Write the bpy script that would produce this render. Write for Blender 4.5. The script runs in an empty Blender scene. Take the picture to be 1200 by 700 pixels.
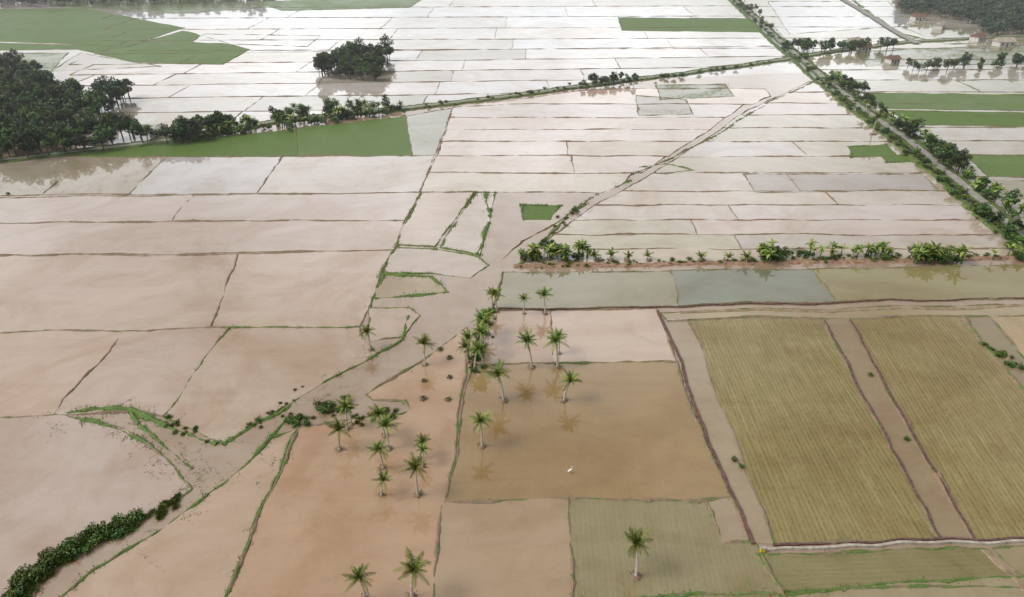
import bpy, math, random
from mathutils import Vector, noise, Matrix
random.seed(7)
R=random.Random(11)
# ------------------------------------------------------------------ camera survey
H=85.0; F=820.0; HOR=-130.0
PITCH=math.atan((350-HOR)/F)
cp,sp=math.cos(PITCH),math.sin(PITCH)
def P(u,v,z=0.0):
    dx=(u-600)/F; dv=-(v-350)/F
    d=Vector((dx, cp+dv*sp, -sp+dv*cp))
    t=(H-z)/(-d.z)
    return Vector((d.x*t,d.y*t,z))
def lin(c): 
    c=c/255.0
    return c/12.92 if c<=.04045 else ((c+.055)/1.055)**2.4
KC=0.56
def S(c,k=KC): return (lin(c[0])*k,lin(c[1])*k,lin(c[2])*k,1.0)

sc=bpy.context.scene
sc.view_settings.view_transform='Standard'; sc.view_settings.look='None'; sc.view_settings.exposure=0
cam=bpy.data.cameras.new("camera"); co=bpy.data.objects.new("camera",cam); sc.collection.objects.link(co)
cam.sensor_width=36; cam.lens=36*F/1200; cam.clip_end=20000; cam.clip_start=.5
co.location=(0,0,H); co.rotation_euler=(math.pi/2-PITCH,0,0)
sc.camera=co
# ------------------------------------------------------------------ light
SUN_EL=50; SUN_AZ=-100
w=bpy.data.worlds.new("World"); sc.world=w; w.use_nodes=True
nt=w.node_tree; nt.nodes.clear()
def wn_(t,**k):
    x=nt.nodes.new(t)
    for a,b in k.items(): setattr(x,a,b)
    return x
sky=wn_('ShaderNodeTexSky'); sky.sky_type='NISHITA'; sky.sun_disc=False
sky.sun_elevation=math.radians(SUN_EL); sky.sun_rotation=math.radians(SUN_AZ)
sky.air_density=1.0; sky.dust_density=5.0; sky.ozone_density=1.0
hs=wn_('ShaderNodeHueSaturation'); hs.inputs['Saturation'].default_value=.12
# thin overcast: hazy low band and northern glow, both added to brighten the water, mottling above
tc=wn_('ShaderNodeTexCoord'); sx=wn_('ShaderNodeSeparateXYZ'); nt.links.new(tc.outputs['Generated'],sx.inputs[0])
mr=wn_('ShaderNodeMapRange',interpolation_type='SMOOTHSTEP'); nt.links.new(sx.outputs[2],mr.inputs[0])
for i,q in zip((1,2,3,4),(.05,.75,1.9,1.0)): mr.inputs[i].default_value=q
dp=wn_('ShaderNodeVectorMath',operation='DOT_PRODUCT'); nt.links.new(tc.outputs['Generated'],dp.inputs[0]); dp.inputs[1].default_value=(.08,.975,.20)
gl=wn_('ShaderNodeMapRange',interpolation_type='SMOOTHSTEP'); nt.links.new(dp.outputs['Value'],gl.inputs[0])
for i,q in zip((1,2,3,4),(.84,1.0,0.0,1.9)): gl.inputs[i].default_value=q
ad=wn_('ShaderNodeMath',operation='ADD'); nt.links.new(mr.outputs[0],ad.inputs[0]); nt.links.new(gl.outputs[0],ad.inputs[1])
cn=wn_('ShaderNodeTexNoise'); cn.inputs['Scale'].default_value=3.0; cn.inputs['Detail'].default_value=4; nt.links.new(tc.outputs['Generated'],cn.inputs['Vector'])
cm=wn_('ShaderNodeMapRange'); nt.links.new(cn.outputs[0],cm.inputs[0])
for i,q in zip((1,2,3,4),(.35,.65,.72,1.32)): cm.inputs[i].default_value=q
mu=wn_('ShaderNodeMath',operation='MULTIPLY'); nt.links.new(ad.outputs[0],mu.inputs[0]); nt.links.new(cm.outputs[0],mu.inputs[1])
ms=wn_('ShaderNodeMath',operation='MULTIPLY'); nt.links.new(mu.outputs[0],ms.inputs[0]); ms.inputs[1].default_value=.146
bg=wn_('ShaderNodeBackground'); nt.links.new(ms.outputs[0],bg.inputs[1])
out=wn_('ShaderNodeOutputWorld')
nt.links.new(sky.outputs[0],hs.inputs['Color']); nt.links.new(hs.outputs[0],bg.inputs[0]); nt.links.new(bg.outputs[0],out.inputs[0])
sl=bpy.data.lights.new("sun",'SUN'); sl.energy=1.4; sl.angle=math.radians(20); sl.color=(1,.95,.88)
so=bpy.data.objects.new("sun",sl); sc.collection.objects.link(so)
az=math.radians(SUN_AZ); el=math.radians(SUN_EL)
sd=Vector((math.sin(az)*math.cos(el),math.cos(az)*math.cos(el),math.sin(el)))
so.rotation_euler=sd.to_track_quat('Z','Y').to_euler(); so.location=(0,0,200)

# ------------------------------------------------------------------ node helpers
class NT:
    def __init__(s,name):
        s.m=bpy.data.materials.new(name); s.m.use_nodes=True; s.t=s.m.node_tree; s.t.nodes.clear()
        s.out=s.n('ShaderNodeOutputMaterial'); s.b=s.n('ShaderNodeBsdfPrincipled'); s.l(s.b.outputs[0],s.out.inputs[0])
    def n(s,t,**k):
        x=s.t.nodes.new(t)
        for a,b in k.items(): setattr(x,a,b)
        return x
    def l(s,a,b): s.t.links.new(a,b)
    def attr(s,name,o='Fac'): 
        a=s.n('ShaderNodeAttribute'); a.attribute_name=name; return a.outputs[o]
    def noise(s,vec,scale,detail=4,rough=.5,dist=0):
        x=s.n('ShaderNodeTexNoise'); x.inputs['Scale'].default_value=scale; x.inputs['Detail'].default_value=detail
        x.inputs['Roughness'].default_value=rough; x.inputs['Distortion'].default_value=dist
        s.l(vec,x.inputs['Vector']); return x.outputs[0]
    def mr(s,v,a,b,c=0,d=1):
        x=s.n('ShaderNodeMapRange'); 
        for i,q in zip((1,2,3,4),(a,b,c,d)):
            if isinstance(q,(int,float)): x.inputs[i].default_value=q
            else: s.l(q,x.inputs[i])
        s.l(v,x.inputs[0]); return x.outputs[0]
    def math(s,op,a,b=0.0,c=None):
        x=s.n('ShaderNodeMath',operation=op)
        for i,q in enumerate((a,b) if c is None else (a,b,c)):
            if isinstance(q,(int,float)): x.inputs[i].default_value=q
            else: s.l(q,x.inputs[i])
        return x.outputs[0]
    def mix(s,f,a,b,mode='MIX'):
        x=s.n('ShaderNodeMix',data_type='RGBA',blend_type=mode)
        for i,q in ((0,f),(6,a),(7,b)):
            if isinstance(q,(int,float)): x.inputs[i].default_value=q
            elif isinstance(q,tuple): x.inputs[i].default_value=q
            else: s.l(q,x.inputs[i])
        return x.outputs[2]
    def pos(s): return s.n('ShaderNodeNewGeometry').outputs['Position']
def setb(b,**k):
    for a,v in k.items(): b.inputs[a.replace('_',' ')].default_value=v

def field_material():
    m=NT("flooded_paddy"); p=m.pos()
    col=m.attr('fcol','Color'); weed=m.attr('weed'); rows=m.attr('rows'); ang=m.attr('ang')
    n1=m.noise(p,.022,5,.62,2.2); n2=m.noise(p,.10,5,.65,1.4); n3=m.noise(p,1.3,4,.7)
    st=m.n('ShaderNodeVectorMath',operation='MULTIPLY'); m.l(p,st.inputs[0]); st.inputs[1].default_value=(.25,1,1)
    n4=m.noise(st.outputs[0],.16,5,.6,1.0)
    c=m.mix(m.mr(n1,.45,.62,0,.85),col,(.83,.75,.65,1),'MULTIPLY')
    c=m.mix(m.mr(n1,.30,.44,.6,0),c,(1.10,1.10,1.11,1),'MULTIPLY')
    c=m.mix(m.mr(n2,.5,.72,0,.6),c,(.83,.80,.72,1),'MULTIPLY')
    c=m.mix(m.mr(n4,.5,.7,0,.6),c,(.86,.80,.72,1),'MULTIPLY')
    c=m.mix(m.mr(n4,.3,.45,.4,0),c,(1.10,1.08,1.05,1),'MULTIPLY')
    c=m.mix(m.mr(n3,.35,.7,0,.35),c,(.87,.85,.80,1),'MULTIPLY')
    vr=m.n('ShaderNodeVectorRotate',rotation_type='Z_AXIS'); m.l(p,vr.inputs['Vector']); m.l(ang,vr.inputs['Angle'])
    sx=m.n('ShaderNodeSeparateXYZ'); m.l(vr.outputs[0],sx.inputs[0])
    wob=m.math('MULTIPLY',n2,4.0)
    s1=m.math('SINE',m.math('MULTIPLY_ADD',sx.outputs[0],2*math.pi/.78,wob))
    sv=m.n('ShaderNodeVectorMath',operation='MULTIPLY'); m.l(vr.outputs[0],sv.inputs[0]); sv.inputs[1].default_value=(1.5,.10,1)
    ns=m.noise(sv.outputs[0],1.0,4,.65)
    rr=m.math('MULTIPLY',m.mr(s1,-.2,1,0,1),m.mr(n3,.36,.56,.0,1)); rr=m.math('MULTIPLY',rr,rows)
    c=m.mix(m.math('MULTIPLY',rr,.75),c,(.58,.66,.48,1),'MULTIPLY')
    c=m.mix(m.math('MULTIPLY',m.mr(ns,.42,.66,0,.7),rows),c,(.70,.74,.60,1),'MULTIPLY')
    c=m.mix(m.math('MULTIPLY',m.mr(ns,.3,.45,.5,0),rows),c,(1.22,1.2,1.2,1),'MULTIPLY')
    wn=m.noise(p,.55,6,.75,.4)
    wm=m.math('ADD',m.math('MULTIPLY',wn,.6),m.math('MULTIPLY',n1,.4))
    lo=m.math('SUBTRACT',.66,m.math('MULTIPLY',weed,.36)); hi=m.math('ADD',lo,.09)
    mask=m.math('MULTIPLY',m.mr(wm,lo,hi),m.mr(weed,.0,.06))
    gcol=m.mix(m.mr(n3,.3,.7),S((76,110,40),.58),S((126,148,74),.58))
    c=m.mix(m.math('MULTIPLY',mask,m.mr(weed,0,1,.45,.95)),c,gcol)
    m.l(c,m.b.inputs['Base Color'])
    crop=m.mr(weed,.45,.75)
    ro=m.math('ADD',m.mr(n1,.35,.7,.02,.06),m.math('MULTIPLY',m.math('MAXIMUM',mask,crop),m.mr(weed,0,1,.15,.6)))
    m.l(m.math('ADD',ro,m.math('MULTIPLY',rows,.10)),m.b.inputs['Roughness'])
    m.b.inputs['IOR'].default_value=1.9
    dry=m.math('MAXIMUM',m.math('MULTIPLY',mask,weed),m.math('MULTIPLY',rows,.55))
    dry=m.math('MAXIMUM',dry,m.math('MULTIPLY',crop,.72))
    m.l(m.mr(dry,0,.8,.5,.06),m.b.inputs['Specular IOR Level'])
    bp=m.n('ShaderNodeBump'); bp.inputs['Strength'].default_value=.10; bp.inputs['Distance'].default_value=.05
    hb=m.math('ADD',m.noise(p,1.1,2,.5,.3),m.math('MULTIPLY',mask,1.5))
    m.l(hb,bp.inputs['Height']); m.l(bp.outputs[0],m.b.inputs['Normal'])
    return m.m
def bund_material():
    m=NT("bund_earth"); p=m.pos(); g=m.attr('g')
    n=m.noise(p,.35,5,.7); n2=m.noise(p,2.5,3,.6)
    br=m.mix(n2,S((120,92,74),.6),S((174,148,124),.6))
    gr=m.mix(n2,S((60,92,34),.58),S((120,144,64),.64))
    f=m.mr(m.math('ADD',n,m.math('MULTIPLY',g,.6)),.61,.81)
    m.l(m.mix(f,br,gr),m.b.inputs['Base Color']); setb(m.b,Roughness=.85); return m.m
def simple(name,a,b,scale=.5,rough=.85,k=.62,detail=4,spec=.3):
    m=NT(name); p=m.pos(); n=m.noise(p,scale,detail,.65)
    m.l(m.mix(m.mr(n,.32,.68),S(a,k),S(b,k)),m.b.inputs['Base Color']); setb(m.b,Roughness=rough); m.b.inputs['Specular IOR Level'].default_value=spec
    return m.m
def leafmat(name,dark,mid,light,k=.62,vlo=.7,vhi=1.3):
    m=NT(name); t=m.attr('tone')
    oi=m.n('ShaderNodeObjectInfo').outputs['Random']
    cr=m.n('ShaderNodeValToRGB'); m.l(t,cr.inputs[0]); e=cr.color_ramp.elements
    e[0].color=S(dark,k); e[1].color=S(light,k); q=e.new(.5); q.color=S(mid,k)
    h=m.n('ShaderNodeHueSaturation'); m.l(cr.outputs[0],h.inputs['Color'])
    m.l(m.mr(oi,0,1,.47,.52),h.inputs['Hue']); m.l(m.mr(oi,0,1,vlo,vhi),h.inputs['Value'])
    m.l(h.outputs[0],m.b.inputs['Base Color']); setb(m.b,Roughness=.55); m.b.inputs['Specular IOR Level'].default_value=.3
    return m.m
M_field=field_material(); M_bund=bund_material()
M_grass=simple("verge_grass",(66,94,38),(128,142,78),.6,.9,.55)
M_road=simple("road_surface",(150,146,140),(184,178,168),.4,.8,.62)
M_mud=simple("mud_path",(132,112,88),(176,156,126),.5,.8)
M_red=simple("red_earth",(140,106,84),(188,156,130),.9,.85,.6)
M_dark=simple("dark_brick_wall",(92,66,60),(140,110,96),1.5,.85,.55)
M_conc=simple("irrigation_concrete",(150,134,118),(205,196,180),.8,.8,.66)
M_terr=simple("terrain_mud",(165,150,130),(205,195,185),.01,.4,.6)
M_bark=simple("palm_bark",(158,148,132),(206,198,186),3,.8,.75)
M_bark2=simple("tree_bark",(84,72,58),(120,104,86),3,.9,.55)
M_palm=leafmat("palm_leaf",(58,84,28),(110,132,50),(176,174,88),.66)
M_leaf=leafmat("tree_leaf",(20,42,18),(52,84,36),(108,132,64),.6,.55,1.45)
M_hazed=leafmat("hazed_leaf",(36,58,44),(66,92,66),(106,126,92),.55)  # paler bluish greens: distance haze is mixed into the leaf colours
M_shrub=leafmat("shrub_leaf",(38,64,24),(78,110,42),(130,150,70),.6)
M_ban=leafmat("banana_leaf",(60,92,30),(110,138,52),(172,182,94),.6)
M_blade=leafmat("grass_blade",(62,90,34),(104,128,54),(150,158,86),.6)
M_wall=simple("white_plaster",(190,186,178),(225,222,214),1,.8,.7)
M_roof=simple("weathered_roof",(118,84,72),(152,118,102),2,.8,.6)
M_glass=simple("window_dark",(30,34,38),(44,48,52),1,.2,.6)
M_white=simple("white_feather",(232,232,228),(250,250,248),5,.6,.8)
M_yel=simple("yellow_paint",(214,190,40),(236,214,70),4,.5,.7)
M_black=simple("dark_beak",(40,34,28),(70,60,44),5,.5,.6)

# ------------------------------------------------------------------ geometry helpers
def addobj(name,verts,faces,mats,mi=None,attrs=None,parent=None,smooth=False):
    me=bpy.data.meshes.new(name); me.from_pydata([tuple(v) for v in verts],[],faces)
    for m in mats: me.materials.append(m)
    if mi: me.polygons.foreach_set('material_index',mi)
    if smooth: me.polygons.foreach_set('use_smooth',[True]*len(me.polygons))
    if attrs:
        for k,(dom,vals) in attrs.items():
            a=me.attributes.new(k,'FLOAT',dom); a.data.foreach_set('value',vals)
    me.update()
    o=bpy.data.objects.new(name,me); sc.collection.objects.link(o)
    if parent: o.parent=parent
    return o
def empty(name,loc=(0,0,0)):
    e=bpy.data.objects.new(name,None); e.empty_display_size=1; e.location=loc; sc.collection.objects.link(e); return e
def wob(p):
    q=Vector((p.x,p.y,0))
    a=noise.noise_vector(q/16)*1.1; b=noise.noise_vector(q/4+Vector((7,3,1)))*.38
    return Vector((p.x+a.x+b.x,p.y+a.y+b.y,p.z))
def dens(pts,step,closed=False,mx=400):
    out=[]; n=len(pts); rng=n if closed else n-1
    for i in range(rng):
        a,b=pts[i],pts[(i+1)%n]; k=max(1,min(mx,int((b-a).length/step)))
        for j in range(k): out.append(a.lerp(b,j/k))
    if not closed: out.append(pts[-1].copy())
    return out
bund_edges={}; 
def bund(pxs,g=.2,w=.24,h=.21,closed=False):
    n=len(pxs)
    for i in range(n if closed else n-1):
        a,b=pxs[i],pxs[(i+1)%n]
        k=tuple(sorted([(round(a[0]/2),round(a[1]/1.5)),(round(b[0]/2),round(b[1]/1.5))]))
        if k not in bund_edges or bund_edges[k][2]<g: bund_edges[k]=(a,b,g,w,h)
zc=[0]
def field(px,col,weed=0,rows=0,edge=None,g=.2,w=.24,name="flooded_rice_field"):
    zc[0]+=1; z=.02+zc[0]*.0003
    pts=[P(*q) for q in px]; d=[wob(p) for p in dens(pts,3.5,True,120)]
    for p in d: p.z=z
    ang=0
    if edge: 
        a,b=P(*edge[0]),P(*edge[1]); ang=-(math.atan2((b-a).y,(b-a).x)-math.pi/2)
    me=bpy.data.meshes.new(name); me.from_pydata([tuple(v) for v in d],[],[list(range(len(d)))])
    if me.polygons[0].normal.z<0: me.flip_normals()
    me.materials.append(M_field); n=len(d); j=R.uniform(.91,1.06); wt=R.uniform(-.03,.04)
    c=S(col,KC*j); c=(c[0]*(1+wt),c[1],c[2]*(1-wt*1.5),1)
    a=me.attributes.new('fcol','FLOAT_COLOR','POINT'); a.data.foreach_set('color',list(c)*n)
    for k,v in (('weed',weed),('rows',rows),('ang',ang)):
        a=me.attributes.new(k,'FLOAT','POINT'); a.data.foreach_set('value',[float(v)]*n)
    o=bpy.data.objects.new(name,me); sc.collection.objects.link(o)
    if g is not None: bund(px,g,w,closed=True)
    return o
def interp(tab,x):
    if x<=tab[0][0]: 
        (a,b),(c,d)=tab[0],tab[1]; return b+(d-b)*(x-a)/(c-a)
    for (a,b),(c,d) in zip(tab,tab[1:]):
        if x<=c: return b+(d-b)*(x-a)/(c-a)
    (a,b),(c,d)=tab[-2],tab[-1]; return b+(d-b)*(x-a)/(c-a)
roadA=[(-200,205),(0,189),(165,170),(240,158),(330,142),(470,128),(560,118),(700,99),(800,87),(920,70),(1000,60)]
yA=lambda u: interp(roadA,u)
roadBpx=[(846,-12),(880,18),(915,52),(950,82),(1000,123),(1060,166),(1110,208),(1150,243),(1200,282),(1290,350)]
xB=lambda v: interp([(b,a) for a,b in roadBpx],v)
creek=[(98,940),(130,868),(180,795),(215,740),(240,690),(270,648),(300,612),(325,592)]
xC=lambda v: interp(creek,v)
VPX=620
def strips(ys,u0,u1,clampf,wmin,wmax,cols,tilt=0,g=.15,pweed=.2,w=.22):
    for i in range(len(ys)-1):
        a,b=ys[i],ys[i+1]
        L=u0(b) if callable(u0) else u0; Rr=u1(b) if callable(u1) else u1
        x=L
        while x<Rr-5:
            wd=R.uniform(wmin,wmax); x2=x+wd
            if x2>Rr-wmin*.5: x2=Rr+30
            def top(xx): return xx+(VPX-xx)*(b-a)/(b+130)
            T=lambda u,v:(u,v+tilt*(u-600))
            cell=[T(top(x),a),T(top(x2),a),T(x2,b),T(x,b)]
            dd=[]
            for k in range(4):
                p,q=cell[k],cell[(k+1)%4]
                nn=5 if k%2==0 else 2
                for j in range(nn): dd.append(clampf(p[0]+(q[0]-p[0])*j/nn,p[1]+(q[1]-p[1])*j/nn))
            ar=0
            for k in range(len(dd)):
                p,q=dd[k],dd[(k+1)%len(dd)]; ar+=p[0]*q[1]-q[0]*p[1]
            if abs(ar)/2>60:
                col=R.choice(cols); field(dd,col,R.uniform(.12,.32) if R.random()<pweed else 0,g=g,w=w)
            x=x2
addobj("terrain",[(-9000,-3000,0),(9000,-3000,0),(9000,12000,0),(-9000,12000,0)],[[0,1,2,3]],[M_terr])
field([(-300,189),(600,100),(1500,60),(1500,820),(-300,820)],(188,166,144),.03,g=None,name="flood_water")
field([(-300,-20),(1500,-20),(1500,60),(600,100),(-300,189)],(218,214,210),.05,g=None,name="flood_water")  # pale base colour includes sky glare painted onto the far water

# ---- north strips
W_glare=[(240,240,242),(236,235,235),(232,229,227),(238,236,234),(226,222,218),(214,210,198)]  # near-white: sky reflection on the far water is painted into these colours
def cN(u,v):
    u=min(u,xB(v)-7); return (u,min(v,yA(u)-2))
strips([-14,-3,8,20,33,46,58],120,lambda v:xB(v),cN,110,300,W_glare,-.004,g=.05,pweed=.08,w=.09)
strips([58,70,82,95,110,127,146,165],80,lambda v:xB(v),cN,90,230,[(236,230,228),(230,223,219),(238,234,232),(218,212,202),(204,198,182)],-.012,g=.12,pweed=.2,w=.12)  # pale colours again carry painted sky glare
for px,c,wd in [([(-200,14),(100,10),(215,33),(150,55),(-200,40)],(112,136,88),.80),
          ([(-200,44),(150,55),(215,36),(292,58),(262,76),(160,74),(90,58),(-200,62)],(112,138,84),.82),
          ([(60,-2),(180,-6),(330,8),(210,16),(60,8)],(146,156,126),.6),
          ([(300,2),(500,-4),(480,9),(330,13)],(126,150,104),.7),
          ([(725,21),(880,22),(893,38),(728,36)],(100,132,78),.9),
          ([(240,40),(375,42),(360,55),(225,50)],(214,214,214),.1),
          ([(95,62),(160,74),(190,78),(60,84)],(200,194,178),.2),
          ([(-200,66),(80,62),(60,84),(-200,92)],(146,158,122),.55)]:
    field(px,c,wd,g=.4,w=.14)
# ---- R3
def c3(u,v):
    u=max(u,interp([(125,531),(226,493)],v)); u=min(u,xC(v)-2-v*.025); return (u,max(v,yA(u)+5))
strips([104,122,138,152,166,183,203,226],lambda v:interp([(125,531),(226,493)],v)-2,lambda v:xC(v),c3,150,420,
       [(224,208,198),(220,204,192),(226,211,201),(212,198,180)],0,g=.1,pweed=.1,w=.17)
field([(745,112),(805,117),(812,134),(748,136)],(166,152,130),.4,g=.3)
field([(768,100),(850,99),(860,113),(775,117)],(150,148,114),.55,g=.3)
# ---- R2
def c2(u,v): return (min(max(u,xC(v)+3+v*.02),xB(v)-9),v)
strips([84,96,108,121,135,150,166,184,203,224,241,258,275,292],lambda v:xC(v),lambda v:xB(v),c2,150,420,
       [(218,202,190),(210,195,177),(220,208,196),(202,190,164),(214,199,185),(200,191,164)],0,g=.12,pweed=.2,w=.17)
field([(870,205),(1080,204),(1100,224),(885,226)],(176,164,152),.24,g=.3)
field([(995,172),(1040,170),(1052,183),(1000,185)],(108,132,62),.85,g=.6)
field([(1030,183),(1062,181),(1075,189),(1040,191)],(102,130,54),.85,g=.6)
# ---- R4 right of road B
def c4(u,v): return (max(u,xB(v)+12),v)
strips([-14,-3,8,20,32,45,57,70,82,94,108,122,136,150,166,182,208,232,256,282,310],lambda v:xB(v)+10,1480,c4,130,330,
       [(206,200,182),(198,194,170),(216,210,198),(188,184,156),(208,200,184)],0,g=.3,pweed=.3,w=.18)
for px,c,wd in [([(1010,109),(1260,112),(1270,131),(1035,128)],(126,146,92),.75),
          ([(1042,130),(1270,134),(1280,150),(1068,147)],(92,132,56),.95),
          ([(1128,181),(1300,184),(1320,211),(1160,208)],(128,148,92),.78),
          ([(1165,212),(1320,214),(1340,236),(1190,233)],(172,162,134),.35),
          ([(900,2),(1040,2),(1075,30),(925,40)],(230,230,230),.05),
          ([(1000,60),(1300,50),(1300,74),(1015,78)],(150,146,112),.5)]:
    field(px,c,wd,g=.4,w=.18)
field([(70,184),(240,163),(345,152),(350,184)],(92,122,62),.86,g=.4)
field([(345,151),(478,136),(486,182),(350,184)],(108,134,74),.78,g=None)
field([(476,136),(531,127),(512,182),(484,183)],(180,176,152),.35,g=.2)
field([(-250,205),(0,192),(70,185),(95,185),(50,228),(-250,236)],(196,184,164),.32)
field([(95,185),(195,185),(150,228),(50,228)],(196,185,166),.34)
field([(195,185),(330,184),(300,227),(150,228)],(212,207,204),.24)
field([(330,184),(512,183),(492,226),(300,227)],(214,201,190),.26)
C1=(217,198,184);C2=(213,192,175);C3=(208,185,166)
field([(-250,236),(0,232),(228,229),(200,259),(0,262),(-250,266)],C1,.05)
field([(228,229),(493,226),(475,258),(200,259)],C1,0)
field([(-250,266),(0,262),(475,258),(460,293),(0,300),(-250,305)],C1,.03)
field([(-250,305),(0,301),(280,298),(248,385),(0,390),(-250,396)],C2,0)
field([(280,298),(460,293),(432,360),(418,383),(248,385)],C2,.03)
field([(-250,396),(0,390),(145,388),(62,487),(0,489),(-250,494)],C3,0)
field([(145,388),(270,385),(190,490),(165,485),(62,487)],C3,.03)
field([(270,385),(418,383),(424,400),(440,414),(400,438),(350,465),(300,497),(262,520),(190,490)],(208,187,168),.08,g=.55)
field([(-250,494),(0,490),(62,487),(100,492),(150,508),(200,540),(222,572),(190,596),(150,612),(90,640),(40,690),(10,810),(-400,810)],(205,181,162),.04,g=.3)
field([(348,503),(320,512),(285,545),(240,580),(180,625),(110,670),(50,720),(0,800),(215,810),(262,700)],(201,175,151),.06,g=.55)
field([(548,385),(520,403),(480,430),(455,447),(430,464),(436,471),(475,472),(482,480),(470,487),(420,492),(352,502),(262,700),(225,810),(490,810),(505,700),(522,590),(545,440)],(208,174,140),.03,g=.3,w=.28)
field([(574,364),(645,363),(650,425),(552,430)],(208,182,158),.08)
field([(645,363),(770,362),(790,424),(650,426)],(210,186,164),.05)
field([(552,430),(650,426),(790,424),(855,583),(667,588),(522,589)],(186,156,110),.16,rows=.10,edge=((770,365),(858,582)),g=.3,w=.26)
field([(521,589),(667,588),(672,700),(680,810),(485,810),(505,700)],(199,172,139),.06)
field([(667,588),(825,585),(845,640),(885,640),(915,692),(960,810),(680,810),(672,700)],(170,156,116),.32,rows=.35,edge=((667,588),(672,700)),g=.3)
field([(825,585),(855,583),(877,638),(845,640)],(188,167,135),.05,g=.3)
field([(494,226),(556,225),(535,255),(508,290),(464,286)],(216,199,185),.12,g=.5)
field([(558,226),(582,227),(572,262),(560,299),(514,291),(538,255)],(208,191,175),.2,g=.75)
field([(462,290),(508,293),(558,301),(574,311),(552,326),(505,322),(450,321)],(208,191,175),.15,g=.7)
field([(452,322),(505,326),(526,344),(480,347),(438,349)],(176,154,112),.12,g=.95,w=.4)
field([(614,240),(657,241),(645,258),(612,257)],(96,114,62),.85,g=.9)
field([(430,362),(480,362),(495,372),(470,395),(430,400)],(204,185,166),.1,g=.4)
field([(592,320),(785,318),(797,359),(578,362)],(162,157,126),.08,g=.3)
field([(785,318),(950,316),(980,353),(797,358)],(150,151,128),.08,g=.3)
field([(950,316),(1320,309),(1380,349),(980,353)],(160,151,106),.15,g=.3)
field([(668,292),(880,290),(1320,284),(1320,300),(610,312)],(212,194,167),.22,g=None)
field([(776,366),(1380,353),(1420,368),(1128,371),(808,374),(782,374)],(186,170,136),.3,g=.35)
ed=((808,374),(908,640)); ed2=((995,372),(1142,632))
field([(778,374),(806,374),(906,640),(882,640)],(190,169,137),.12,g=None)
field([(808,375),(962,374),(1101,633),(908,640)],(174,158,112),.2,rows=1,edge=ed,g=.25,w=.26)
field([(965,374),(990,374),(1140,632),(1104,633)],(172,151,117),.2,g=.2,w=.26)
field([(994,373),(1126,371),(1200,462),(1330,622),(1200,629),(1143,632)],(176,158,112),.2,rows=1,edge=ed2,g=.25,w=.26)
field([(1128,370),(1154,370),(1210,428),(1350,600),(1332,621),(1200,460)],(158,140,106),.3,g=.45)
field([(1157,370),(1420,366),(1520,560),(1355,600),(1212,428)],(192,170,131),.1,rows=.4,edge=ed2)
field([(887,652),(1155,643),(1182,672),(1195,692),(918,690)],(154,146,106),.28,rows=.35,edge=((887,652),(1155,643)),g=.45)
field([(1160,642),(1400,634),(1500,690),(1205,680),(1190,672)],(174,159,125),.2,g=.4)
field([(918,694),(1120,683),(1200,678),(1500,694),(1600,810),(980,810)],(182,167,133),.18,g=.5)
field([(684,703),(915,695),(975,810),(686,810)],(160,149,111),.3,g=.5)

# creek banks
bund([(62,487),(105,481),(150,482),(185,497),(215,508),(255,521)],1,.42,.28)
bund([(75,487),(130,503),(160,515),(195,535),(215,560)],.75,.3)
bund([(150,482),(160,500),(190,520),(226,548)],.6,.26)
bund([(262,521),(300,497),(330,482),(352,462)],1,.45,.28)
bund([(352,500),(335,490),(318,512),(285,545),(240,580),(180,625)],.9,.42,.28)
bund([(352,462),(400,438),(440,414)],.8,.34)
bund([(440,414),(470,398),(480,372)],.8,.34)
bund([(432,362),(450,320),(464,286)],.8,.34)
bund([(610,312),(640,280),(668,250),(700,228),(740,212)],.8,.4)
bund([(590,305),(612,283),(650,262),(690,238)],.35,.22)
bund([(740,205),(790,184),(835,160),(900,120),(955,96)],.5,.28)
bund([(750,196),(780,192),(800,196),(815,200),(780,203)],.5,.28)
bund([(568,228),(575,250),(565,285),(556,298)],1,.5)
bund([(1000,1),(1050,38),(1110,52),(1200,48)],.9,1.0)

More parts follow.
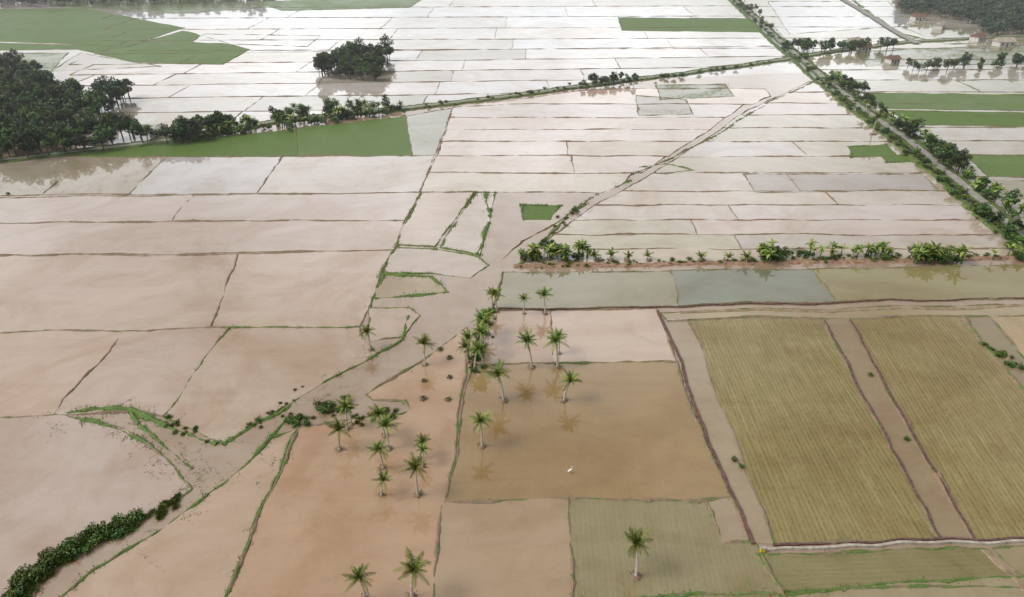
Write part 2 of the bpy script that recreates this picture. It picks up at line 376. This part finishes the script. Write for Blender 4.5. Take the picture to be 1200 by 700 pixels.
bv=[];bf=[];bg_=[];gv=[];gf=[];gt=[]
def blade(vs,fs,ts,base,h,wd,rr,t=None):
    a=rr.uniform(0,6.283); l=rr.uniform(.1,.5)*h; dx,dy=math.cos(a),math.sin(a); k=len(vs)
    vs+= [(base.x-dy*wd,base.y+dx*wd,base.z),(base.x+dy*wd,base.y-dx*wd,base.z),(base.x+dx*l,base.y+dy*l,base.z+h)]
    fs.append([k,k+1,k+2]); ts.append(rr.random() if t is None else t)
for (a,b,g,wd,h) in bund_edges.values():
    A,B=P(*a),P(*b); L=(B-A).length
    if L<.3: continue
    dist=((A+B)/2).length; step=.8 if dist<160 else (1.6 if dist<320 else 4)
    pts=[wob(p) for p in dens([A,B],step)]
    k0=len(bv); far=1+max(0,dist-200)/900
    for i,p in enumerate(pts):
        t=(pts[min(i+1,len(pts)-1)]-pts[max(i-1,0)]); t.z=0
        if t.length<1e-6: t=Vector((1,0,0))
        t.normalize(); nrm=Vector((-t.y,t.x,0))
        nn=noise.noise(Vector((p.x/9,p.y/9,2)))*1.2+noise.noise(Vector((p.x/1.9,p.y/1.9,5)))*.8
        ww=wd*far*(1+1.0*nn)*R.uniform(.7,1.3); hh=h*(1+1.2*nn)*R.uniform(.8,1.15)
        ww=max(ww,.04)
        for o,z in ((-1.3,-.35),(-.55,.7),(0.05,1),(.6,.65),(1.3,-.35)):
            q=p+nrm*(o*ww+R.uniform(-.08,.08)); bv.append((q.x,q.y,z*hh if z>0 else -.06)); bg_.append(g)
        if i>0:
            for j in range(4):
                q=k0+(i-1)*5+j; bf.append([q,q+1,q+6,q+5])
        if dist<420:
            cnt=int((g*9 if g>.45 else g*3.5)*step*max(0,1+nn*2.2)*R.uniform(.2,1.5))
            for _ in range(cnt):
                q=p+nrm*R.gauss(0,ww*1.1)+t*R.uniform(-step/2,step/2); q.z=.05
                blade(gv,gf,gt,q,R.uniform(.2,.55)*(.6+g*.5),.08 if dist<200 else .15,R)
for line,n,j in [([(430,425),(350,475),(290,530),(225,580),(150,640)],45,3),
                 ([(150,482),(230,560),(200,600)],45,2.2),([(60,489),(160,510),(215,560)],25,1.5),
                 ([(740,212),(660,265)],20,1.5)]:
    pts=dens([P(*q) for q in line],1.0)
    for _ in range(n):
        c=R.choice(pts)+Vector((R.gauss(0,j),R.gauss(0,j),0)); a=R.uniform(0,3.14); l=R.uniform(.3,1.8)
        for _ in range(R.randint(8,30)):
            s=R.gauss(0,l); q=c+Vector((math.cos(a)*s+R.gauss(0,.25),math.sin(a)*s+R.gauss(0,.25),.03)); q.z=.08
            blade(gv,gf,gt,q,R.uniform(.05,.18),.1,R,R.uniform(.5,1))
addobj("paddy_bunds",bv,bf,[M_bund],attrs={'g':('POINT',bg_)})
addobj("bund_grass",gv,gf,[M_blade],attrs={'tone':('FACE',gt)})

def ribbon(name,px,width,z,mat,prof=None,jit=0,step=2.0,off=0):
    pts=dens([P(*q) for q in px],step); pts=[wob(p) for p in pts]
    vs=[];fs=[]
    prof=prof or [(-.5,0),(.5,0)]
    m=len(prof)
    for i,p in enumerate(pts):
        t=pts[min(i+1,len(pts)-1)]-pts[max(i-1,0)]; t.z=0; t.normalize(); n=Vector((t.y,-t.x,0))
        jw=1+R.uniform(-jit,jit)
        for o,h in prof:
            q=p+n*(o*width*jw+off); vs.append((q.x,q.y,z+h))
        if i>0:
            for j in range(m-1):
                a=(i-1)*m+j; fs.append([a,a+m,a+m+1,a+1])
    return addobj(name,vs,fs,[mat])
vp=[(-.5,-.7),(-.44,0),(.44,0),(.5,-.7)]
rA=[(u,v) for u,v in roadA if u<=920]+[(960,63),(1060,50),(1200,42),(1400,34)]
ribbon("canal_verge",rA,7,.55,M_grass,vp,.22)
ribbon("dirt_road",rA,2.2,.556,M_road,jit=.1)
rB=[(u,v) for u,v in roadBpx]
ribbon("road_verge",rB,11,.60,M_grass,vp,.15)
ribbon("paved_road",rB,3.0,.606,M_road,jit=.03,off=-1.5)
ribbon("irrigation_channel",rB,1.4,.61,M_glass,jit=.1,off=2.6)
ribbon("paved_road",[(965,-14),(1005,10),(1050,38),(1075,52)],5,.58,M_road,jit=.05)
ribbon("red_earth_bank",[(604,313),(690,311),(880,309),(1060,306),(1200,302),(1330,298)],3.0,.3,M_red,[(-.5,-.6),(-.3,0),(.25,.1),(.5,-.6)],.35,1.0)
cw=[(-.5,-.3),(-.4,.12),(.4,.12),(.5,-.3)]
ribbon("dark_bund_wall",[(772,364),(858,583),(882,642)],.6,.22,M_dark,cw,.3,.9)
ribbon("dark_bund_wall",[(580,362),(797,360),(980,355),(1200,350),(1400,346)],.5,.2,M_dark,cw,.4,1.0)
ribbon("dark_bund_wall",[(966,376),(1103,633)],.35,.2,M_dark,cw,.35,.9)
ribbon("dark_bund_wall",[(993,374),(1142,632)],.35,.2,M_dark,cw,.35,.9)
ribbon("irrigation_wall",[(888,647),(1000,642),(1200,635),(1400,628)],.5,.30,M_conc,cw,.12,1.0)
ribbon("dark_bund_wall",[(905,641),(1142,633),(1200,631)],.4,.2,M_dark,cw,.3,1.0)
ribbon("irrigation_wall",[(782,375),(808,374)],.5,.3,M_conc,cw,.1,1.0)
ribbon("mud_path",[(800,366),(1128,362),(1200,358),(1400,352)],1.2,.22,M_mud,[(-.5,-.2),(-.35,0),(.35,0),(.5,-.2)],.3,1.0)
ribbon("mud_path",[(1150,643),(1185,676),(1230,730)],1.0,.22,M_mud,[(-.5,-.2),(-.35,0),(.35,0),(.5,-.2)],.3,1.0)

# ------------------------------------------------------------------ plant templates
class MB:
    def __init__(s): s.v=[];s.f=[];s.m=[];s.t=[]
    def tube(s,pts,rads,mi,sides=7,tone=.5):
        k=len(s.v)
        for i,(p,r) in enumerate(zip(pts,rads)):
            d=(pts[min(i+1,len(pts)-1)]-pts[max(i-1,0)]).normalized()
            x=d.cross(Vector((0,1,.01))).normalized(); y=d.cross(x)
            for j in range(sides):
                a=6.2832*j/sides; s.v.append(p+x*math.cos(a)*r+y*math.sin(a)*r)
        for i in range(len(pts)-1):
            for j in range(sides):
                a=k+i*sides+j; b=k+i*sides+(j+1)%sides
                s.f.append([a,b,b+sides,a+sides]); s.m.append(mi); s.t.append(tone)
        s.f.append([k+(len(pts)-1)*sides+j for j in range(sides)]); s.m.append(mi); s.t.append(tone)
    def face(s,ps,mi,tone):
        k=len(s.v); s.v+=ps; s.f.append(list(range(k,k+len(ps)))); s.m.append(mi); s.t.append(tone)
    def mound(s,r,h,mi,rr):
        k=len(s.v); n=12
        s.v.append(Vector((0,0,h)))
        for ring,(q,z) in enumerate(((.5,h*.8),(.85,h*.4),(1.1,-.1))):
            for j in range(n):
                a=6.2832*j/n; q2=q*r*rr.uniform(.85,1.15); s.v.append(Vector((math.cos(a)*q2,math.sin(a)*q2,z)))
        for j in range(n):
            s.f.append([k,k+1+j,k+1+(j+1)%n]); s.m.append(mi); s.t.append(.5)
            for q in range(2):
                a=k+1+q*n+j; b=k+1+q*n+(j+1)%n; s.f.append([a,a+n,b+n,b]); s.m.append(mi); s.t.append(.5)
    def mesh(s,name,mats):
        me=bpy.data.meshes.new(name); me.from_pydata([tuple(v) for v in s.v],[],s.f)
        for m in mats: me.materials.append(m)
        me.polygons.foreach_set('material_index',s.m)
        a=me.attributes.new('tone','FLOAT','FACE'); a.data.foreach_set('value',s.t); me.update(); return me
def palm_mesh(seed,h=6.0,L=2.9,nf=17,mound=True):
    r=random.Random(seed); b=MB(); la=r.uniform(0,6.28); lean=r.uniform(.2,.9)
    pts=[];rd=[]
    for i in range(9):
        t=i/8; pts.append(Vector((math.cos(la)*lean*t*t,math.sin(la)*lean*t*t,-.2+(h+.2)*t))); rd.append(.23-.10*t+(.12 if i==0 else 0))
    b.tube(pts,rd,0); top=pts[-1]
    for i in range(nf):
        az=i*2.39996+r.uniform(-.4,.4); q=i/nf
        el=math.radians(84-q*95+r.uniform(-12,12)); Lf=L*r.uniform(.7,1.12)*(1 if q>.15 else .75); droop=math.radians(r.uniform(45,95))*(.5+.6*q)
        p=top.copy(); n=11; line=[p.copy()]; tone0=r.uniform(.15,.8)*(1-.2*q)+(.3 if q>.8 and r.random()<.5 else 0)
        side=Vector((-math.sin(az),math.cos(az),0)); dirs=[]
        for k in range(n):
            e=el-droop*(k/n)**1.3; d=Vector((math.cos(az)*math.cos(e),math.sin(az)*math.cos(e),math.sin(e))); dirs.append(d)
            p=p+d*(Lf/n); line.append(p.copy())
        for k in range(n):
            w0=.045*(1-k/n)+.015
            b.face([line[k]-side*w0,line[k]+side*w0,line[k+1]+side*w0*.8,line[k+1]-side*w0*.8],1,min(1,tone0+.2))
        for k in range(1,n+1):
            ll=.85*math.sin(math.pi*(.15+.8*k/n))**.7*(Lf/2.9)
            for s in (-1,1):
                for sub in (0,.5):
                    o=line[k-1].lerp(line[k],sub); d=dirs[k-1]
                    ld=(side*s*.9+d*.8+Vector((0,0,-.35-r.uniform(0,.6)))).normalized()*ll*r.uniform(.75,1.1)
                    wd=d*.048
                    b.face([o-wd,o+wd,o+ld*.6+wd*.9+Vector((0,0,.02)),o+ld],1,max(0,min(1,tone0+r.uniform(-.2,.2))))
    for _ in range(6):
        a=r.uniform(0,6.28); c=top+Vector((math.cos(a)*.28,math.sin(a)*.28,-.25)); b.tube([c+Vector((0,0,.14)),c+Vector((0,0,.05)),c-Vector((0,0,.12))],[.06,.14,.05],1,6,.7)
    if mound:
        b.mound(r.uniform(.6,.9),.35,2,r)
        for _ in range(40):
            a=r.uniform(0,6.28); q=r.uniform(.2,.95); o=Vector((math.cos(a)*q,math.sin(a)*q,.1)); l=Vector((math.cos(a)*.2,math.sin(a)*.2,r.uniform(.2,.5)))
            sd=Vector((-math.sin(a),math.cos(a),0))*.07; b.face([o-sd,o+sd,o+l],1,r.random()*.3)
    return b.mesh("coconut_palm",[M_bark,M_palm,M_bund])
def leafquad(b,c,sz,r,mi,tone):
    n=Vector((r.gauss(0,1),r.gauss(0,1),r.gauss(0,1)+.7)).normalized(); x=n.orthogonal().normalized()
    a=r.uniform(0,6.28); x=Matrix.Rotation(a,3,n)@x; y=n.cross(x); x=x*sz*r.uniform(.6,1.2); y=y*sz*r.uniform(.4,.8)
    b.face([c-x,c-y*.9+x*.1,c+x,c+y],mi,tone)
def tree_mesh(seed,h=9,cr=3.6,leaves=800,lsz=.42,name="broadleaf_tree",mat=None):
    r=random.Random(seed); b=MB(); cl=[]
    th=h*.42
    tp=[Vector((0,0,-.3)),Vector((.1,.05,th*.5)),Vector((r.uniform(-.3,.3),r.uniform(-.3,.3),th))]
    b.tube(tp,[.32,.24,.18],0)
    n=r.randint(8,12)
    for i in range(n):
        a=i*2.4+r.uniform(-.4,.4); q=r.uniform(.25,.85)*cr if i else 0; z=h*r.uniform(.45,.92)-(q/cr)*h*.15
        c=Vector((math.cos(a)*q,math.sin(a)*q,z)); s=r.uniform(.28,.5)*cr
        cl.append((c,s,r.uniform(-.3,.35)))
        b.tube([tp[2],tp[2].lerp(c,.5)+Vector((0,0,-.2)),c],[.14,.09,.03],0,5)
    for k in range(leaves):
        c,s,tn=r.choice(cl); d=Vector((r.gauss(0,1),r.gauss(0,1),r.gauss(0,1))).normalized(); rad=s*r.uniform(.55,1.12)
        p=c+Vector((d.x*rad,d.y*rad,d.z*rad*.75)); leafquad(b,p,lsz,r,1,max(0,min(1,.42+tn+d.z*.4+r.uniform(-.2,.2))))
    return b.mesh(name,[M_bark2,mat or M_leaf])
def shrub_mesh(seed,h=1.8,w=1.5,leaves=260,lsz=.22):
    r=random.Random(seed); b=MB(); cl=[]
    for i in range(6):
        a=i*1.1; q=r.uniform(.1,.7)*w; c=Vector((math.cos(a)*q,math.sin(a)*q,h*r.uniform(.3,.75))); cl.append((c,r.uniform(.35,.55)*w,r.uniform(-.25,.25)))
        b.tube([Vector((0,0,-.1)),c*.5,c],[.06,.04,.02],0,4)
    for k in range(leaves):
        c,s,tn=r.choice(cl); d=Vector((r.gauss(0,1),r.gauss(0,1),r.gauss(0,1))).normalized(); rad=s*r.uniform(.4,1.15)
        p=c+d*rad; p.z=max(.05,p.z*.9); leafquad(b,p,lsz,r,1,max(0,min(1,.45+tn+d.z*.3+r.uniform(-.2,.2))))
    return b.mesh("shrub",[M_bark2,M_shrub])
def banana_mesh(seed,h=2.2,L=2.0):
    r=random.Random(seed); b=MB()
    for st in range(r.randint(1,3)):
        o=Vector((r.uniform(-.6,.6),r.uniform(-.6,.6),0)) if st else Vector((0,0,0)); hh=h*r.uniform(.6,1)
        b.tube([o+Vector((0,0,-.1)),o+Vector((0,0,hh*.6)),o+Vector((.05,0,hh))],[.16,.12,.07],0,6)
        for i in range(9):
            az=i*2.4+r.uniform(-.3,.3); el=math.radians(r.uniform(25,80)); p=o+Vector((.05,0,hh)); dr=math.radians(r.uniform(60,120)); Lf=L*r.uniform(.7,1.1)
            side=Vector((-math.sin(az),math.cos(az),0)); n=6; prev=None; tone=r.uniform(.1,.9)
            for k in range(n+1):
                wv=side*.26*math.sin(math.pi*(.08+.9*k/n)); cur=(p-wv+Vector((0,0,-.06)),p.copy(),p+wv+Vector((0,0,-.06)))
                if prev:
                    b.face([prev[0],prev[1],cur[1],cur[0]],1,tone); b.face([prev[1],prev[2],cur[2],cur[1]],1,min(1,tone+.12))
                prev=cur; e=el-dr*(k/n)**1.2; p=p+Vector((math.cos(az)*math.cos(e),math.sin(az)*math.cos(e),math.sin(e)))*(Lf/n)
    return b.mesh("banana_plant",[M_shrub,M_ban])
def grass_mesh(seed,h=.9,w=.9,n=130):
    r=random.Random(seed); b=MB()
    for _ in range(n):
        q=abs(r.gauss(0,.5))*w; a=r.uniform(0,6.28); o=Vector((math.cos(a)*q,math.sin(a)*q,0)); hh=h*r.uniform(.5,1.1)
        l=Vector((r.gauss(0,.3)*hh,r.gauss(0,.3)*hh,hh)); sd=Vector((r.gauss(0,1),r.gauss(0,1),0)).normalized()*.06
        b.face([o-sd,o+sd,o+l*.6+sd*.7,o+l+Vector((l.x*.4,l.y*.4,-.1))],0,r.random())
    return b.mesh("grass_clump",[M_blade])
PALMS=[palm_mesh(s,h=hh,L=l,nf=n) for s,hh,l,n in ((1,5.6,2.9,18),(2,6.1,2.8,20),(3,5.0,3.1,17),(4,5.9,2.7,19),(5,4.8,2.9,17),(6,5.7,3.1,21))]
SPALM=[palm_mesh(s,h=1.1,L=1.9,nf=11) for s in (21,22)]
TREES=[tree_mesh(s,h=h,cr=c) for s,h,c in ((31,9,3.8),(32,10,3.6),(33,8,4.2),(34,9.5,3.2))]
FTREES=[tree_mesh(s,h=h,cr=c,leaves=420,lsz=.55,mat=M_hazed) for s,h,c in ((35,9,3.8),(36,10,3.6))]
SHR=[shrub_mesh(s) for s in (41,42,43)]
BAN=[banana_mesh(s) for s in (51,52,53)]
GRS=[grass_mesh(s) for s in (61,62,63)]
def put(name,me,u=None,v=None,s=1,parent=None,pos=None,z=.05,rr=R,sz=1):
    p=P(u,v) if pos is None else pos
    o=bpy.data.objects.new(name,me); o.location=(p.x,p.y,z); o.rotation_euler=(rr.uniform(-.05,.05),rr.uniform(-.05,.05),rr.uniform(0,6.28))
    k=s*rr.uniform(.92,1.08); o.scale=(k,k,k*sz); sc.collection.objects.link(o)
    if parent: o.parent=parent
    return o
for i,(u,v,s) in enumerate([(434,411,.85),(498,428,.9),(556,432,1.0),(562,418,1.0),(568,405,1.0),(572,392,.95),(552,420,.8),(560,398,1.0),(566,430,.8),(548,425,.7),
    (582,366,.85),(577,362,.7),(614,368,.75),(639,368,.95),(623,431,1.05),(653,431,1.1),(655,415,.8),(590,470,1.15),(661,470,1.0),(565,524,.95),
    (407,503,.9),(398,528,.9),(412,498,.7),(451,512,.95),(449,549,.85),(456,527,.8),(492,538,.8),(496,545,.6),(490,581,1.0),(447,581,.7),
    (745,676,1.0),(428,702,.95),(483,700,1.05),(1022,158,1.25),(1014,133,.9)]):
    put("coconut_palm",PALMS[(i*5+i//4)%6],u,v,s)
for u,v in [(497,447),(527,443),(496,468),(525,469),(527,420),(516,410)]:
    mb=MB(); rr=random.Random(u); mb.mound(.65,.28,0,rr)
    for _ in range(130):
        a=rr.uniform(0,6.28); q=rr.uniform(0,.8); o=Vector((math.cos(a)*q,math.sin(a)*q,.12)); l=Vector((rr.gauss(0,.12),rr.gauss(0,.12),rr.uniform(.15,.45)))
        sd=Vector((-math.sin(a),math.cos(a),0))*.06; mb.face([o-sd,o+sd,o+l],1,rr.random()*.3)
    me=mb.mesh("earth_mound",[M_bund,M_blade]); put("earth_mound",me,u,v,1,z=0)
row=empty("banana_row")
def scat(line,n,jit,items,par,smin,smax,z=.3,sz=1):
    pts=[P(*q) for q in line]; Ls=[(b-a).length for a,b in zip(pts,pts[1:])]; T=sum(Ls)
    for _ in range(n):
        d=R.uniform(0,T)
        for a,b,l in zip(pts,pts[1:],Ls):
            if d<=l: break
            d-=l
        p=a.lerp(b,min(1,d/l)); p=p+Vector((R.gauss(0,jit),R.gauss(0,jit),0))
        nm,me=R.choice(items); put(nm,me,pos=p,s=R.uniform(smin,smax),parent=par,z=z,sz=sz)
sh=[("shrub",m) for m in SHR]; bn=[("banana_plant",m) for m in BAN]; gs=[("grass_clump",m) for m in GRS]; tr=[("broadleaf_tree",m) for m in TREES]; ft=[("broadleaf_tree",m) for m in FTREES]; pl=[("coconut_palm",m) for m in PALMS]
scat([(612,304),(682,302)],22,1.2,sh+bn,row,.8,1.4)
scat([(618,300),(678,300)],6,1,[("broadleaf_tree",TREES[0])],row,.32,.45)
for u in (700,716,735,760,822,850,872): put("young_palm",R.choice(SPALM),u,306,R.uniform(.9,1.3),z=.3)
scat([(884,304),(930,303)],11,.9,sh+bn,row,.9,1.5)
scat([(888,302),(925,302)],4,.8,[("broadleaf_tree",TREES[1])],row,.35,.48)
scat([(935,302),(1045,300)],22,1.1,bn+bn+sh,row,.7,1.3)
scat([(1058,306),(1120,304)],20,1.1,sh+bn,row,.9,1.7)
scat([(1065,303),(1115,303)],5,1,[("broadleaf_tree",TREES[2])],row,.3,.42)
scat([(1175,303),(1300,298)],24,1.5,sh+bn,row,.9,1.7)
scat([(610,312),(1300,298)],150,.9,gs,row,.4,.9,z=.2)
rv=empty("roadside_planting")
scat([(960,93),(1010,136),(1060,176),(1110,218),(1150,254),(1200,292),(1260,335)],150,1.5,sh+gs+gs,rv,.6,1.4,z=.4)
scat([(975,88),(1010,118),(1070,158),(1120,198),(1170,238),(1220,275)],190,1.6,sh+gs+bn,rv,.6,1.4,z=.4)
scat([(1050,152),(1125,202)],26,1.7,tr,rv,.45,.8)
scat([(1125,205),(1175,245)],8,1.7,tr+pl,rv,.35,.6)
scat([(975,100),(1010,112)],10,2,tr,rv,.45,.7)
scat([(1010,118),(1050,150)],7,1.5,tr+pl,rv,.35,.6)
scat([(1165,262),(1200,290)],16,2,tr+bn,rv,.35,.55)
scat([(925,60),(980,62),(1045,58)],28,3.5,tr,rv,.5,.95)
scat([(860,0),(915,52),(955,85)],60,2,sh+gs,rv,.9,1.7,z=.4)
scat([(865,0),(915,45)],8,2,tr,rv,.4,.6)
ra=empty("canal_tree_row")
scat([(205,166),(262,156)],20,2.5,tr,ra,.6,1.05)
scat([(262,156),(340,146)],24,2.5,tr+bn+bn,ra,.55,.85)
scat([(330,142),(470,130)],54,2.2,bn+bn+tr+pl,ra,.5,.85)
scat([(205,166),(470,131)],90,2.0,sh+bn,ra,.8,1.8)
scat([(678,102),(742,97)],14,2.2,tr,ra,.4,.7)
scat([(500,126),(920,72)],60,1.8,sh+gs,ra,.5,1.0,z=.5)
scat([(150,160),(172,166)],6,2,tr,ra,.6,.9)
scat([(742,97),(860,82)],10,1.5,sh,ra,.8,1.5,z=.5)
def inpoly(x,y,poly):
    c=False; n=len(poly)
    for i in range(n):
        (x1,y1),(x2,y2)=poly[i],poly[i-1]
        if (y1>y)!=(y2>y) and x<(x2-x1)*(y-y1)/(y2-y1)+x1: c=not c
    return c
def forest(name,poly,spacing,items,smin,smax):
    e=empty(name); pw=[P(*q) for q in poly]; pp=[(p.x,p.y) for p in pw]
    x0=min(p[0] for p in pp);x1=max(p[0] for p in pp);y0=min(p[1] for p in pp);y1=max(p[1] for p in pp)
    y=y0
    while y<=y1:
        x=x0
        while x<=x1:
            a=x+R.uniform(-.5,.5)*spacing; b=y+R.uniform(-.5,.5)*spacing
            if inpoly(a,b,pp):
                nm,me=R.choice(items); put(nm,me,pos=Vector((a,b,0)),s=R.uniform(smin,smax),parent=e,z=0,sz=R.uniform(.85,1.2))
            x+=spacing
        y+=spacing
    return e
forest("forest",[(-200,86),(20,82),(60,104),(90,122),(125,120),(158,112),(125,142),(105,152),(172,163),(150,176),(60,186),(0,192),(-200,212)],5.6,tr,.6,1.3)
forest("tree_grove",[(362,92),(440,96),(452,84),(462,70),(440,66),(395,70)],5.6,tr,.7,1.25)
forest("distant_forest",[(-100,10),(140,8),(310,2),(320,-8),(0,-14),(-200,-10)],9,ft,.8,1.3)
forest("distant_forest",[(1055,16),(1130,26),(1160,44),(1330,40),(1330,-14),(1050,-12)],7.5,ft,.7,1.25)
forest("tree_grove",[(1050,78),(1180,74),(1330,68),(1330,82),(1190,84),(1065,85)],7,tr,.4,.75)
wr=empty("weed_row")
scat([(20,700),(45,672),(80,648),(120,628),(160,612)],210,.8,sh+gs+gs+gs+gs,wr,.5,1.1,z=0)
scat([(160,612),(190,600),(215,580)],26,.7,gs,wr,.5,.9,z=0)
scat([(335,492),(350,494),(365,492)],18,.8,sh+gs,wr,.4,.7,z=0)
scat([(372,482),(398,478)],24,1.0,gs+sh,wr,.4,.9,z=0)
scat([(410,492),(470,484)],20,1.0,gs,wr,.4,.8,z=0)
scat([(555,440),(565,385),(575,365)],50,1.0,sh+gs+gs,wr,.4,.9,z=0)
scat([(640,285),(665,255),(678,240)],16,1.0,gs+sh,wr,.4,.8,z=0)
scat([(185,490),(240,515)],14,.8,gs,wr,.4,.7,z=0)
scat([(290,505),(350,460)],18,.8,gs+gs+sh,wr,.3,.5,z=0)
scat([(1155,405),(1190,430)],22,.9,gs+sh,wr,.4,.8,z=0)
for u,v in ((1063,516),(1020,440),(860,540),(868,548),(10,228)): put("shrub",R.choice(SHR),u,v,.5,z=0)
def box(name,x0,x1,y0,y1,z0,z1,mat,par):
    v=[(x,y,z) for z in (z0,z1) for x,y in ((x0,y0),(x1,y0),(x1,y1),(x0,y1))]
    return addobj(name,v,[[3,2,1,0],[4,5,6,7],[0,1,5,4],[1,2,6,5],[2,3,7,6],[3,0,4,7]],[mat],parent=par)
def house(u,v,w,d,h,rot,roof=None):
    p=P(u,v); e=empty("village_house",(p.x,p.y,.05)); e.rotation_euler=(0,0,rot)
    box("walls",-w/2,w/2,-d/2,d/2,0,h,M_wall,e)
    o=.6; rh=d*.32
    addobj("roof",[(-w/2-o,-d/2-o,h-.1),(w/2+o,-d/2-o,h-.1),(w/2+o,d/2+o,h-.1),(-w/2-o,d/2+o,h-.1),(-w/2-o,0,h+rh),(w/2+o,0,h+rh)],
        [[0,1,5,4],[2,3,4,5],[0,4,3],[1,2,5],[3,2,1,0]],[roof or M_roof],parent=e)
    box("door",-.5,.5,-d/2-.04,-d/2-.003,0.01,2.1,M_dark,e)
    for k,x in enumerate((-w*.33,w*.33)): box("window_%d"%(k+1),x-.6,x+.6,-d/2-.04,-d/2-.003,1,2.1,M_glass,e)
for a in [(186,158,6,5,2.6,.3,M_wall),(1000,52,7,5,2.6,.5,M_conc),(1012,60,6,5,2.6,.2,M_roof),(1075,24,9,6,3,.2,M_roof),(1100,34,8,6,3,.8,M_conc),(1175,54,10,7,3,.1,M_conc),(1145,48,8,6,3,.5,M_roof),(1045,74,6,5,2.6,.3,M_roof)]:
    house(*a)
def egret(u,v,s):
    p=P(u,v); b=MB()
    body=[Vector((-.42,0,.48)),Vector((-.28,0,.54)),Vector((-.05,0,.60)),Vector((.14,0,.66)),Vector((.24,0,.74))]
    b.tube(body,[.02,.10,.15,.12,.05],0,10)
    neck=[Vector((.2,0,.72)),Vector((.30,0,.86)),Vector((.22,0,1.0)),Vector((.26,0,1.12)),Vector((.34,0,1.16)),Vector((.40,0,1.15))]
    b.tube(neck,[.06,.04,.032,.035,.045,.02],0,8)
    b.tube([Vector((.39,0,1.15)),Vector((.56,0,1.12))],[.02,.004],1,6)
    for y in (-.06,.06): b.tube([Vector((0,y,.52)),Vector((.04,y,.28)),Vector((0,y,-.05))],[.022,.012,.012],2,5)
    me=b.mesh("egret",[M_white,M_yel,M_black]); me.polygons.foreach_set('use_smooth',[True]*len(me.polygons))
    o=bpy.data.objects.new("egret",me); o.location=(p.x,p.y,.08); o.scale=(s,)*3; o.rotation_euler=(0,0,.5); sc.collection.objects.link(o)
egret(668,555,1.15)
p=P(893,647); e=empty("boundary_marker",(p.x,p.y,.1)); box("post",-.35,.35,-.2,.2,0,.75,M_yel,e); box("cap",-.42,.42,-.26,.26,.753,.85,M_conc,e)
# thin haze over the plain
hz=bpy.data.materials.new("haze_air"); hz.use_nodes=True; t=hz.node_tree; t.nodes.clear()
ho=t.nodes.new('ShaderNodeOutputMaterial'); vs=t.nodes.new('ShaderNodeVolumeScatter'); vs.inputs['Density'].default_value=.00024; vs.inputs['Anisotropy'].default_value=.2
vs.inputs['Color'].default_value=(.93,.96,1,1); t.links.new(vs.outputs[0],ho.inputs['Volume'])
v=[(x,y,z) for z in (-2,70) for x,y in ((-1500,150),(1500,150),(1500,2500),(-1500,2500))]
addobj("haze",v,[[3,2,1,0],[4,5,6,7],[0,1,5,4],[1,2,6,5],[2,3,7,6],[3,0,4,7]],[hz])
